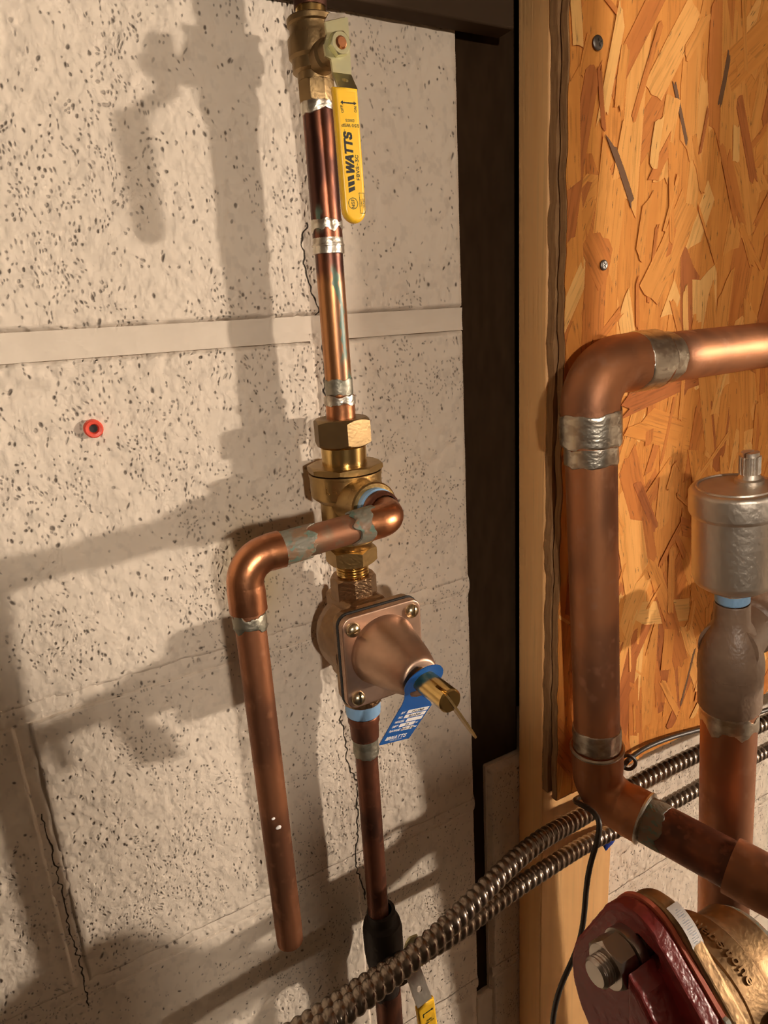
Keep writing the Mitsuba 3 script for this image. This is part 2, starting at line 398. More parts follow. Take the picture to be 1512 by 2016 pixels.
# ---------------------------------------------------------------- room, lamps and added light blockers (outside the frame)
for nm, b in (('floor', (-2.6, 3.6, -3.4, .3, -1.5, -1.45)), ('ceiling', (-2.6, 3.6, -3.4, .3, .95, 1.0)), ('wall_front', (-2.6, 3.6, -3.45, -3.4, -1.5, 1.0)),
              ('wall_left', (-2.65, -2.6, -3.4, .3, -1.5, 1.0)), ('wall_right', (3.6, 3.65, -3.4, .3, -1.5, 1.0))):
    put(nm, bx(*b), 'm_room_right' if nm == 'wall_right' else 'm_room', smooth=False); tag(nm, kind='structure')


def bulb(key, pos, r, power, label):
    s = trimesh.creation.icosphere(3, r); s.apply_translation(pos)
    scene[key + '__bulb'] = {**mikit.ply(s, 'm_white_ink', smooth=True), 'emitter': light(power)}
    top = .95
    put(key + '__socket', solid([(r * .55, 0), (r * .8, .01), (r * .8, .05), (r * .25, .06)], pos + V(0, 0, r * .9), (0, 0, 1)), 'm_socket')
    put(key + '__cord', pipe(pos + V(0, 0, r * .9 + .06), (pos[0], pos[1], top), .004, 10), 'm_cable')
    tag(key, label, 'lamp')


bulb('pendant_lamp', KEY_POS, KEY_R, KEY_POWER, 'small bare bulb hanging on a cord in front of the block wall')
bulb('pendant_lamp_001', SIDE_POS, SIDE_R, SIDE_POWER, 'large bare bulb hanging on a cord far to the right of the panel')
FR = .0300
put('added_round_blocker', lathe([(FR, -.245), (FR + .001, -.245), (FR + .001, -.235), (FR, -.233), (FR, .20), (FR + .0015, .202), (FR + .0015, .22), (FR, .222), (FR, .949), (FR - .0005, .949), (FR - .0005, -.245)], V(.2270 + 1.4 * .25, -.25, 0), (0, 0, 1)), 'm_grey_blocker')
tag('added_round_blocker', 'added unseen light-blocking grey tube hanging from the ceiling at the right', 'light blocker')  # unseen tube, added to keep the side lamp off part of the wall
ra = unit(V(1.4, -1, 0))
put('added_square_blocker', place(rbox(0, .36, 0, .45, -.20, .949, .01), V(.326, 0, 0) + V(1.4, -1, 0) * .42, ra, np.cross(V(0, 0, 1), ra), V(0, 0, 1)), 'm_grey_blocker')
tag('added_square_blocker', 'added unseen light-blocking square grey duct coming down from the ceiling at the far right', 'shield')  # unseen box, added to keep the side lamp off the right of the board
put('added_domed_blocker', solid([(.22, -1.449), (.235, -1.43), (.235, .015), (.22, .045), (.12, .062)], V(-.290, -.80, 0), (0, 0, 1)), 'm_dark_blocker'); tag('added_domed_blocker', 'added unseen light-blocking dark domed cylinder standing opposite the block wall', 'water heater')  # unseen cylinder, added to stop the small bulb at lower left
put('added_box_blocker', rbox(-.035, .75, -.98, -.80, -1.4495, -.006, .01), 'm_dark_blocker'); tag('added_box_blocker', 'added unseen light-blocking dark cabinet standing opposite the wooden stud', 'baffle')  # unseen box, added to stop the small bulb along the bottom

# ---------------------------------------------------------------- block wall
JZ = [.1985, -.0047, -.2043, -.4074, -.6106, -.8138, -1.017, -1.2202, -1.4234]


def block(x0, x1, z0, z1, seed, res=.0022, r_end=None, chip=1.0):
    nx, nz = max(8, int((x1 - x0) / res)), max(8, int((z1 - z0) / res))
    X, Z = np.meshgrid(np.linspace(x0, x1, nx), np.linspace(z0, z1, nz), indexing='ij')
    Z = Z + (meshkit.fbm(np.stack([X * 75, X * 0 + seed, Z * 20], -1), 4, seed + 20) - .5) * .0052 * chip * (np.exp(-(Z - z0) / .006) + np.exp(-(z1 - Z) / .006))
    P = np.stack([X, X * 0 + seed, Z], -1)
    y = (meshkit.fbm(P * 55, 4, seed) - .5) * .0016 + (meshkit.fbm(P * 14, 2, seed + 3) - .5) * .0016
    rough = meshkit.fbm(P * 120, 3, seed + 7)
    patch = np.clip((meshkit.fbm(P * 9, 2, seed + 1) - .45) * 4, 0, 1)
    y += np.clip(rough - .55, 0, 1) * .004 * (.3 + patch)
    d = np.minimum(np.minimum(X - x0, x1 - X) * 2.5 + .0006, np.minimum(Z - z0, z1 - Z)) + (meshkit.fbm(P * 150, 4, seed + 2) - .5) * .0075 * chip
    r = .0032 if chip > .8 else .0022
    t = np.clip(1 - np.clip(d, 0, r) / r, 0, 1)
    y += r * (1 - np.sqrt(1 - t ** 2)) * (.45 + .5 * meshkit.noise(P * 40, seed))
    if r_end:
        t = np.clip(1 - (x1 - X) / r_end, 0, 1); y = np.maximum(y, 0) * (t == 0) + y * (t == 0) * 0 + np.where(t > 0, r_end * (1 - np.sqrt(1 - t ** 2)) + y * .3, y * (t == 0) - np.maximum(y, 0) * (t == 0))
    y[0, :] = y[:, 0] = y[:, -1] = .006
    if not r_end: y[-1, :] = .010
    v = np.stack([X, y, Z], -1).reshape(-1, 3)
    i, j = np.meshgrid(np.arange(nx - 1), np.arange(nz - 1), indexing='ij')
    q = np.stack([i * nz + j, (i + 1) * nz + j, (i + 1) * nz + j + 1, i * nz + j + 1], -1).reshape(-1, 4)
    return trimesh.Trimesh(v, np.vstack([q[:, [0, 1, 2]], q[:, [0, 2, 3]]]), process=False)


END, RIGHT0, RTOP = .2905, .3045, -.380
put('wall_back', bx(-1.2, END - .001, .006, .06, -1.45, .95), 'm_mortar', smooth=False)
tag('wall_back', 'cream painted concrete block wall with shallow mortar joints', kind='structure')
h = .0046
rows = [(0, [(-.35, -.0265), (-.0230, END)]), (1, [(-.23, .1770), (.1800, END)]), (2, [(-.43, -.0260), (-.0230, END)]), (3, [(-.23, .1770), (.1800, END)]), (4, [(-.43, -.0260), (-.0230, END)])]
for k, spans in rows:
    for s, (a, b) in enumerate(spans):
        hh = .0075 if k in (0,) else h
        lo, hi = JZ[k + 1] + (.0065 if k == 0 else .0032), JZ[k] - (.0065 if k == 1 else .0032)
        put('wall_back__block', block(a, b, lo, hi, 11 + k * 5 + s, .0022 if k < 4 else .005, r_end=.005 if b == END else None, chip=1.0 if k < 2 else .75), 'm_wall', smooth=True)
# mortar: a tooled strip in the first joint, flush painted ones below
def strip(x0, x1, z, w, y0, dish, seed):
    nx, nz = int((x1 - x0) / .003), 9
    X, S = np.meshgrid(np.linspace(x0, x1, nx), np.linspace(-1, 1, nz), indexing='ij')
    P = np.stack([X, S * .004 + seed, X * 0], -1)
    Y = y0 + dish * (1 - S ** 2) + (meshkit.fbm(P * 60, 3, seed) - .5) * .0012
    v = np.stack([X, Y, z + S * w / 2], -1).reshape(-1, 3)
    i, j = np.meshgrid(np.arange(nx - 1), np.arange(nz - 1), indexing='ij')
    q = np.stack([i * nz + j, (i + 1) * nz + j, (i + 1) * nz + j + 1, i * nz + j + 1], -1).reshape(-1, 4)
    return trimesh.Trimesh(v, np.vstack([q[:, [0, 1, 2]], q[:, [0, 2, 3]]]), process=False)


for i, z in enumerate(JZ[1:5]):
    put('wall_back__mortar_joint', strip(-.4, END - .0015, z, .0150 if i == 0 else .016, .0007 if i == 0 else .0016, .0008 if i == 0 else -.0019, 40 + i), 'm_mortar' if i == 0 else 'm_wall', smooth=True)
for i, (x, za, zb) in enumerate(((.1785, JZ[1], JZ[2]), (-.0245, JZ[2], JZ[3]), (.1785, JZ[3], JZ[4]), (-.0245, JZ[0], JZ[1]))):
    m = strip(za - .004, zb + .004, 0, .012, .0009, -.0006, 60 + i) if za < zb else strip(zb + .003, za - .003, 0, .012, .0009, -.0006, 60 + i)
    v = m.vertices.copy(); m.vertices = np.column_stack([x + v[:, 2], v[:, 1], v[:, 0]]); m.invert()
    put('wall_back__mortar_joint', m, 'm_wall', smooth=True)
# the wall behind the stud, beyond the open joint
put('wall_behind', bx(RIGHT0, 1.4, .004, .06, -1.45, RTOP), 'm_mortar', smooth=False)
tag('wall_behind', 'cream painted concrete wall continuing behind the wooden stud', kind='structure')
for k, (a, b, lo, hi) in enumerate(((RIGHT0, .904, JZ[4] + .003, RTOP - .001), (RIGHT0, .704, JZ[5] + .003, JZ[4] - .003), (.710, 1.1, JZ[5] + .003, JZ[4] - .003))):
    put('wall_behind__block', block(a, b, lo, hi, 70 + k, .003, chip=.5), 'm_wall', smooth=True)
put('wall_behind__mortar_joint', strip(RIGHT0 + .001, 1.2, JZ[4], .014, .0016, -.0019, 80), 'm_wall', smooth=True)
put('wall_recess_shade', cat(bx(.2895, .3420, .007, .03, RTOP + .001, .95), bx(.2895, RIGHT0 + .001, .0075, .03, -1.45, RTOP + .002)), 'm_recess_shade', smooth=False)  # dark sheet: the shade of this gap is put into its colour
tag('wall_recess_shade', 'dark brown sheet painted as shade in the open joint between the block wall and the stud', kind='structure')
put('wall_recess_shade__mortar_fill', disp(rbox(END - .003, RIGHT0 + .004, .002, .05, -.80, -.632, .002), .0012, 200, 3, .003), 'm_mortar')
put('trim_1', rbox(-.6, .3200, -.0185, -.0025, .1665, .30, .0015), 'm_darkwood', smooth=30)
tag('trim_1', 'dark wooden ledger board along the top of the block wall', kind='structure')

# ---------------------------------------------------------------- stud, oriented strand boards
put('wooden_stud', rbox(.3375, .4265, -.031, -.0008, -1.45, .95, .0018), 'm_stud', smooth=30)
tag('wooden_stud', 'straight pale pine stud at the left edge of the strand board', 'stud')


def panel(x0, x1, z0, z1, y0, y1, seed):
    zz = np.linspace(z0, z1, 160); xs = x0 + (meshkit.fbm(np.stack([zz * 60, zz * 0 + seed, zz * 0], 1), 4, seed) - .5) * .0045
    xb = np.linspace(x0, x1, 60)[1:]; zb = z0 + (meshkit.fbm(np.stack([xb * 60, xb * 0 + seed, xb * 0], 1), 4, seed + 4) - .5) * .004
    poly = Polygon(list(zip(xs[::-1], zz[::-1])) + list(zip(xb, zb)) + [(x1, z1)])
    m = extr(poly, y0 - y1)
    v = m.vertices; m.vertices = np.column_stack([v[:, 0], y0 - v[:, 2], v[:, 1]])
    return m, poly


pm, _ = panel(.3380, .98, -.3935, .40, -.0312, -.0378, 2)
put('strand_board', pm, 'm_osb_core', smooth=False); tag('strand_board', 'rear sheet of strand board, seen as a brown edge against the stud', 'panel')
pm, ppoly = panel(.3400, .98, -.3985, .40, -.0392, -.0445, 6)
put('strand_board_001__core', pm, 'm_osb_core', smooth=False); tag('strand_board_001', 'front sheet of orange brown strand board behind the large copper pipe', 'panel')
ppoly = ppoly.buffer(-.0004)
vis = sbox(.33, .64, -.41, .20)
base_plate = extr(ppoly.buffer(-.0008), .0004); v = base_plate.vertices
base_plate.vertices = np.column_stack([v[:, 0], -.0445 - v[:, 2], v[:, 1]])
put('strand_board_001__face', base_plate, 'm_strand3', smooth=False, uv=np.column_stack([base_plate.vertices[:, 2], base_plate.vertices[:, 0]]))
for i in range(300):
    big = i < 170
    L, W = (rng.uniform(.055, .14), rng.uniform(.011, .030)) if big else (rng.uniform(.02, .07), rng.uniform(.002, .009))
    ang = math.radians(rng.gauss(0, 17) + (rng.choice((-38, 34, 0, 0, 0, 0, 0))))
    k = rng.randint(3, 6)
    slant = rng.uniform(-.9, .9) * W
    top = [(L / 2 * rng.uniform(.80, 1.0) + slant * (j / (k - 1) - .5) * 2, -W / 2 + W * j / (k - 1)) for j in range(k)]
    bot = [(-L / 2 * rng.uniform(.80, 1.0) + slant * (j / (k - 1) - .5), W / 2 - W * j / (k - 1)) for j in range(k)]
    side = rng.uniform(-.12, .12) * W
    pol = Polygon([bot[-1]] + [(0, -W / 2 + side)] + top + [(0, W / 2 + side)] + bot[:-1]).buffer(0)
    cx_, cz_ = rng.uniform(.335, .62), rng.uniform(-.40, .19)
    pl = affinity.translate(affinity.rotate(pol, 90 + math.degrees(ang), origin=(0, 0)), cx_, cz_).intersection(ppoly)
    if pl.is_empty or pl.area < 2e-5: continue
    if pl.geom_type != 'Polygon': pl = max(pl.geoms, key=lambda g: g.area)
    y = -.0447 - .0008 * (i / 300) - rng.uniform(0, .0002); th = rng.uniform(.00018, .00036)
    m = extr(pl, th); v = m.vertices
    tx, tz = rng.gauss(0, .006), rng.gauss(0, .004)
    c = np.array(pl.centroid.coords[0])
    m.vertices = np.column_stack([v[:, 0], y - v[:, 2] + np.clip((v[:, 0] - c[0]) * tx + (v[:, 1] - c[1]) * tz, -.0006, .0006), v[:, 1]])
    a = math.pi / 2 + ang
    du, dv = v[:, 0] - c[0], v[:, 1] - c[1]; o1, o2 = rng.uniform(0, 9), rng.uniform(0, 2)
    uv = np.column_stack([du * math.cos(a) + dv * math.sin(a) + o1, -du * math.sin(a) + dv * math.cos(a) + o2 + v[:, 2] * .2])
    put('strand_board_001__strand', m, ('m_osb_gap' if not big and rng.random() < .07 and W < .006 else f'm_strand{rng.choice((0, 0, 1, 2, 2, 3, 3, 4, 5))}'), smooth=False, uv=uv)


def wood_screw(key, x, z, r, label):
    y = -.0463
    head = solid([(r, 0), (r, .0002), (r * .93, .0006), (r * .7, .0010)], (0, 0, 0), (0, 0, 1), n=40)
    cross = mf(bx(-r * .55, r * .55, -r * .12, r * .12, .0003, .01)) + mf(bx(-r * .12, r * .12, -r * .55, r * .55, .0003, .01))
    m = tm(mf(head) - cross.rotate((0, 0, 25)))
    put(key + '__head', wallfix(m, x, y, z), 'm_screw_dark')
    put(key + '__shank', pipe((x, y + .0005, z), (x, y + .03, z), r * .45, 16), 'm_screw_dark')
    tag(key, label, 'screw')


wood_screw('wood_screw', .363, .1555, .0043, 'dark cross-head screw near the top edge of the strand board')
wood_screw('wood_screw_001', .3745, .025, .0035, 'dark sunken cross-head screw above the upper copper elbow')

# ---------------------------------------------------------------- red wall anchor
def anchor():
    k = 'wall_anchor'
    put(k + '__collar', wallfix(lathe([(.0019, -.004), (.0022, .0006), (.0028, .0016), (.0042, .0019), (.0049, .0012), (.0050, -.004)], (0, 0, 0), (0, 0, 1)), .0402, -.0020, -.0492), 'm_red_plastic')
    put(k + '__bore', wallfix(solid([(.0026, 0), (.0026, .0004)], (0, 0, 0), (0, 0, 1)), .0402, -.0012, -.0492), 'm_gasket')
    tag(k, 'small red plastic screw anchor set in the block wall', 'wall anchor')


anchor()

# ---------------------------------------------------------------- supply line: upper ball valve
AX, AY = .1755, -.029
def at(z, x=AX, y=AY): return V(x, y, z)


def ball_valve():
    k = 'ball_valve'
    put(k + '__body', lathe([(0, .1490), (.0125, .1490), (.0129, .1485), (.0129, .1462), (.0118, .1455), (.0118, .1415), (.0132, .1395), (.0132, .1315), (.0118, .1300), (.0118, .1250), (.0095, .1240), (.0095, .1205), (0, .1205)][::-1], at(0), (0, 0, 1)), 'm_brass_dull')
    put(k + '__neck', lathe([(0, .1485), (.0078, .1485), (.0078, .1545), (0, .1545)], at(0), (0, 0, 1)), 'm_brass_bright')
    put(k + '__end_hex', place(hexnut(.0185, .0110, n=8), at(.1100), (1, 0, 0), (0, 1, 0), (0, 0, 1)), 'm_brass_dull')
    y = AY - .0245                                                  # stem along -Y
    put(k + '__stem_boss', lathe([(0, 0), (.0075, 0), (.0075, .008), (.0062, .0095), (.0062, .0165), (0, .0165)], at(.1285, y=AY - .008), (0, -1, 0)), 'm_brass_dull')
    # lever bracket: upper plate, slanting step, lower tongue inside the sleeve
    W, t = .0118, .0016
    pl = Polygon([(-.0065, .0100), (.0050, .0135), (.0062, .0135), (.0062, -.0118), (-.0040, -.0118), (-.0046, -.0055), (-.0074, -.0045), (-.0078, .0005), (-.0060, .0050)])
    plate = wallfix(extr(pl, t), .1768, y, .1285)
    p0, p1 = V(.1728, y, .1167), V(.1698, y - .0115, .1065)
    ey = unit(p0 - p1); ex = V(1, 0, 0); ez = np.cross(ex, ey)
    L = np.linalg.norm(p0 - p1)
    st = extr(Polygon([(0, 0), (.0102, 0), (.0102, L), (0, L)]).difference(Point(.0052, L * .50).buffer(.0019, 12)), t)
    step = place(st, p1 + V(0, 0, 0), ex, ey, ez)
    put(k + '__lever_bracket', cat(plate, step), 'm_yellow_zinc', smooth=25)
    put(k + '__lever_bracket__back_tab', wallfix(extr(Polygon([(-.0066, .0100), (.0050, .0135), (.0050, .0152), (-.004, .0138)]), .0016), .1768, y + .0004, .1288), 'm_zinc', smooth=25)
    put(k + '__stem_nut', wallfix(hexnut(.0098, .0042, .0030), .1762, y - t, .1292, 12), 'm_yellow_zinc', smooth=25)
    put(k + '__stem', solid([(.0029, 0), (.0029, .0060), (.0022, .0068)], (.1762, y, .1292), (0, -1, 0)), 'm_copper_elbow')
    # yellow sleeve
    sc = V(.1728, y - .0115, .1075)
    hw = .0066
    out = Polygon([(-hw, 0), (hw, 0), (hw * .98, -.054)] + [(hw * .98 * math.cos(a), -.0545 - hw * math.sin(a)) for a in np.linspace(0, math.pi, 20)] + [(-hw * .98, -.054)]).buffer(0)
    put(k + '__lever_sleeve', wallfix(pillow(out, .0052, .0021, 6), sc[0], sc[1] + .0022, sc[2], 1.0), 'm_yellow', smooth=45)
    labels[k + '__lever_sleeve'] = {'label': 'yellow vinyl lever sleeve with black lettering'}
    q = lambda m: wallfix(m, sc[0], sc[1] - .0030, sc[2], 1.0)
    ink = []
    ar = cat(extr(Polygon([(-.0032, -.0073), (.0040, -.0073), (.0040, -.0067), (-.0032, -.0067)]), 1e-4), extr(Polygon([(-.0040, -.0070), (-.0026, -.0061), (-.0026, -.0079)]), 1e-4),
             extr(Polygon([(.0048, -.0070), (.0034, -.0061), (.0034, -.0079)]), 1e-4))
    ink += [ar, mv(rot2(words('OFF', .0013), 95), -.0033, -.0098), mv(rot2(words('ON', .0013), 90), .0040, -.0096)]
    ink += [mv(rot2(sx(words('0803', .0012), 1.2, 1), 180), .0005, -.0146), mv(rot2(sx(words('150 WSP', .0013), 1.25, 1), 180), .0005, -.0168)]
    w = words('WATTS', .0042); w = sx(w, .0185 / (w.bounds[1][0] - w.bounds[0][0]), 1); w.vertices[:, 0] += (w.vertices[:, 1]) * .15
    w = cat(*[mv(w, dx, dy, 0) for dx in (-.0002, 0, .0002) for dy in (-.00016, .00016)])
    ink += [mv(rot2(w, 90), -.0014, -.0290), mv(rot2(words('o', .0007), 90), -.0030, -.0190)]
    for i in range(3):
        x0 = -.0398 - i * .0026
        ink.append(extr(Polygon([(-.0032, x0), (-.0032, x0 - .0021), (.0004, x0 - .0007), (.0004, x0 + .0010)]), 1e-4))
    ink.append(mv(rot2(sx(words('FBVS-3C', .0017), 1.1, 1), 90), .0027, -.0355))
    ink.append(mv(extr(Point(0, 0).buffer(.0027, 24).difference(Point(0, 0).buffer(.0024, 24)), 1e-4), -.0013, -.0520))
    ink.append(mv(rot2(words('NSF', .0017), 90), -.0013, -.0520))
    b = sbox(.0024, -.0566, .0054, -.0470)
    ink.append(extr(b.difference(b.buffer(-.00022)), 1e-4))
    ink += [mv(rot2(words('CLASS B', .0006), 90), .0033, -.0518), mv(rot2(words('ASTM 125', .0006), 90), .0045, -.0518)]
    put(k + '__lever_sleeve__lettering', q(cat(*ink)), 'm_black_ink', smooth=False)
    tag(k, 'brass ball valve with yellow lever at the top of the thin copper pipe', 'valve')


ball_valve()
k = 'supply_pipe'
put(k + '__stub', pipe(at(.1538), at(.40), .0086), 'm_copper_dark'); labels[k + '__stub'] = {'label': 'dark pipe stub above the valve'}
put(k + '__pipe', sweep(np.linspace(at(.1115), at(-.048), 60), [.00845 if z > .037 else .0079 for z in np.linspace(.1115, -.048, 60)], 40), 'm_copper_supply')
put(k + '__solder_joint', sleeve(at(.1055), at(.1112), .0086, .0006, .0012, 1), 'm_solder')
put(k + '__solder_joint', sleeve(at(.0470), at(.0525), .0086, .0003, .0022, 2), 'm_solder')
put(k + '__coupling', lathe([(.0080, .0352), (.0089, .0354), (.0089, .0392), (.0092, .0394), (.0092, .0402), (.0088, .0404), (.0084, .044)], at(0), (0, 0, 1)), 'm_solder')
put(k + '__solder_joint', sleeve(at(-.0435), at(-.0335), .0079, .0004, .0014, 3), 'm_solder_old')
put(k + '__adapter', lathe([(0, -.0600), (.0088, -.0600), (.0088, -.0490), (.0094, -.0480), (.0094, -.0445), (.0088, -.0438), (.0078, -.0436)], at(0), (0, 0, 1)), 'm_copper_elbow')
put(k + '__solder_joint', sleeve(at(-.0492), at(-.0438), .0092, .0003, .0012, 4), 'm_solder')
tag(k, 'tarnished thin copper pipe with green streak between the yellow-handled valve and the brass backflow preventer', 'pipe')

# ---------------------------------------------------------------- backflow preventer
k = 'backflow_preventer'
put(k + '__union_nut', place(hexnut(.0315, .0165, .0086, .10, rot=.25), at(-.0735), (1, 0, 0), (0, 1, 0), (0, 0, 1)), 'm_brass_dull', smooth=20)
put(k + '__union_neck', lathe([(.0138, -.0860), (.0138, -.0745), (.0132, -.0738), (.012, -.0738)], at(0), (0, 0, 1)), 'm_brass_bright')
put(k + '__collar', cat(place(hexnut(.0435, .0045, None, .2, n=8, rot=.2), at(-.0895), (1, 0, 0), (0, 1, 0), (0, 0, 1)),
                        lathe([(.0168, -.1085), (.0185, -.1072), (.0215, -.1048), (.0222, -.1030), (.0222, -.0925), (.0226, -.0915), (.0226, -.0898), (.013, -.0895)], at(0), (0, 0, 1))), 'm_brass', smooth=28)
mk = cat(*[place(words(c, .0042, .0005), at(-.0975) + .02215 * V(math.sin(a), -math.cos(a), 0), V(math.cos(a), math.sin(a), 0), V(0, 0, 1), V(math.sin(a), -math.cos(a), 0)) for c, a in (('U', .05), ('R', .28), ('4', -.78), ('L', -.98))])
put(k + '__collar__lettering', mk, 'm_brass', smooth=False)
put(k + '__body', lathe([(0, -.1420), (.0125, -.1420), (.0140, -.1365), (.0165, -.1340), (.0168, -.1250), (.0168, -.1060), (.014, -.100)], at(0), (0, 0, 1)), 'm_brass')
put(k + '__end_hex', place(hexnut(.0285, .0105, None, .1, n=6, rot=.5), at(-.1495), (1, 0, 0), (0, 1, 0), (0, 0, 1)), 'm_brass', smooth=20)
put(k + '__threaded_nipple', lathe([(0, -.1635)] + [(r, -.1635 + z) for r, z in thread(.0104, .0006, .0018, .0150)] + [(0, -.148)], at(0), (0, 0, 1)), 'm_brass_bright', smooth=20)
PZ = -.1055
put(k + '__vent_port', lathe([(.0150, 0), (.0150, .0250), (.0146, .0275), (.0148, .0280), (.0148, .0350), (.0140, .0360), (.0112, .0362), (.0112, .030)], at(PZ), (0, -1, 0)), 'm_brass')
tag(k, 'brass backflow preventer with union nut and side port above the bronze regulator', 'backflow preventer')

# ---------------------------------------------------------------- drain pipe
k = 'drain_pipe'
DY, DX = -.0855, .0885
put(k + '__thread_tape', lathe([(.0114, -.0625), (.0118, -.064), (.0118, -.0690), (.0108, -.0700)], V(AX, 0, PZ), (0, 1, 0)), 'm_tape'); labels[k + '__thread_tape'] = {'label': 'light blue thread tape'}
put(k + '__adapter', lathe([(.0108, .0600), (.0108, .0702), (.0113, .0712), (.0113, .0735), (.0100, .0745), (.0094, .0760)], V(AX, 0, PZ), (0, -1, 0)), 'm_copper_dark')
E1 = V(AX, DY, PZ - .001); E2 = V(DX, DY, PZ - .006)
dirh = unit(E2 - E1)
put(k + '__elbow', elbow(V(AX, -.0735, PZ - .0005), E1 + V(.0040, -.0035, 0), E1 + dirh * .0175, .0092, .0108, .0002), 'm_copper_elbow')
put(k + '__horizontal_pipe', pipe(E1 + dirh * .010, E2 - dirh * .012, .0080), 'm_copper_stained')
put(k + '__solder_joint', sleeve(E1 + dirh * .012, E1 + dirh * .0265, .0085, .0009, .0028, 5), 'm_solder_green')
put(k + '__solder_joint', sleeve(E1 + dirh * .0500, E2 - dirh * .0190, .0081, .0007, .0040, 6), 'm_solder_green')
put(k + '__elbow', elbow(E2 - dirh * .0205, E2, E2 - V(0, 0, .0270), .0093, .0140, .0003), 'm_copper_elbow')
end = V(DX + .0004, DY, -.3535)
put(k + '__vertical_pipe', sweep([E2 - V(0, 0, .018), E2 - V(0, 0, .03), end + V(0, 0, .012), end + V(0, 0, .0005), end], [.0079, .0079, .0079, .0077, .0070], 40), 'm_copper_drain')
put(k + '__solder_joint', sleeve(E2 - V(0, 0, .0280), E2 - V(0, 0, .0370), .0080, .0006, .0024, 7), 'm_solder_old')
vd = unit(V(0, -.394, 0) - V(DX, DY, -.27)); vd[2] = 0; vd = unit(vd)
pf = []
for dz, sd, s in ((-.259, -.05, .0011), (-.2655, .22, .0016)):
    o = V(DX, DY, dz) + .0079 * (vd * math.cos(sd) + V(vd[1] * -1, vd[0], 0) * math.sin(sd)); b = trimesh.creation.icosphere(2, s); b.apply_transform(np.diag([1, .5, .8, 1])); b = disp(b, .0004, 900, 3); b.apply_translation(o); pf.append(b)
for i, b in enumerate(pf): put(k + '__paint_fleck', b, 'm_white_ink')
tag(k, 'thin copper drain pipe with two elbows, running left and down from the backflow preventer', 'pipe')

# ---------------------------------------------------------------- pressure regulator
k = 'pressure_regulator'
RZ = -.1995
put(k + '__inlet', place(hexnut(.0275, .0300, .0100, .06, n=8, rot=.39), at(-.1880), (1, 0, 0), (0, 1, 0), (0, 0, 1)), 'm_bronze_cast', smooth=20)
bodym = mf(lathe([(0, 0), (.0180, 0), (.0240, .006), (.0270, .016), (.0275, .0440), (0, .0440)], V(AX, -.010, RZ), (0, -1, 0))) + mf(solid([(.0130, -.2500), (.0132, -.2450), (.0132, -.165)], at(0), (0, 0, 1))) + mf(rbox(AX - .014, AX + .014, -.048, -.012, -.232, -.170, .004))
put(k + '__body', disp(tm(bodym), .0003, 300, 2, .004), 'm_bronze_cast')
rect = Polygon([(-.0275, -.0305), (.0275, -.0305), (.0275, .0305), (-.0275, .0305)]).buffer(-.007).buffer(.007, 12)
put(k + '__body_flange', wallfix(pillow(rect.buffer(-.0004), .0070, .0010), AX, -.0515, RZ), 'm_bronze_cast')
put(k + '__gasket', wallfix(extr(rect.buffer(.0006), .0016), AX, -.0585, RZ), 'm_gasket', smooth=25)
put(k + '__bonnet_plate', wallfix(pillow(rect, .0055, .0011), AX, -.0601, RZ), 'm_bonnet')
PY = -.0656
bell = [(.0235, -.0012), (.0226, .0004), (.0218, .0016), (.0214, .0030), (.0206, .0085), (.0192, .0150), (.0176, .0220), (.0160, .0285), (.0142, .0340), (.0128, .0380), (.0118, .0403), (.0102, .0418), (0, .0418)]
put(k + '__bell', lathe(bell, V(AX, PY, RZ + .003), (0, -1, 0), n=72), 'm_bonnet', smooth=50)
for i, (dx, dz, ro) in enumerate(((-.0205, .0225, 10), (.0205, .0235, 80), (-.0205, -.0235, 85), (.0205, -.0235, 30))):
    hd = mf(solid([(.0044, 0), (.0046, .0008), (.0042, .0020), (.0030, .0031), (.0014, .0036)], (0, 0, 0), (0, 0, 1), n=40)) - mf(bx(-.006, .006, -.0006, .0006, .0016, .006))
    put(k + '__screw', wallfix(tm(hd), AX + dx, PY, RZ + dz, ro), 'm_screw', smooth=40)
SZ = RZ + .003
stem = mf(solid([(.0066, 0), (.0068, .001), (.0068, .0280), (.0060, .0290)], V(AX, PY - .0415, SZ), (0, -1, 0), n=48)) - mf(bx(AX - .0008, AX + .0008, -.15, PY - .0415 - .0200, SZ - .02, SZ + .02).apply_transform(trimesh.transformations.rotation_matrix(math.radians(-26), (0, 1, 0), V(AX, 0, SZ))))
put(k + '__adjusting_stem', tm(stem), 'm_brass_bright', smooth=30)
ty = PY - .0415 - .0288
lev = extr(Polygon([(-.0035, -.004), (.0035, -.004), (.0034, .010), (.0026, .024), (.0008, .0300), (-.0010, .0290), (-.0026, .022)]), .0013)
ld = unit(V(.0150, -.0060, -.0285)); lx = unit(np.cross(ld, V(1, 0, .45))); lz = np.cross(lx, ld)
put(k + '__release_lever', place(lev, V(AX, ty + .0030, SZ) - lz * .0006, lx, ld, lz), 'm_brass', smooth=25)
put(k + '__thread_tape', lathe([(.0100, -.2605), (.0118, -.2597), (.0122, -.2560), (.0120, -.2498), (.010, -.2495)], at(0), (0, 0, 1)), 'm_tape'); labels[k + '__thread_tape'] = {'label': 'light blue thread tape'}
tag(k, 'bronze pressure regulator with square bolted bonnet and brass lever on the thin vertical pipe', 'pressure regulator')

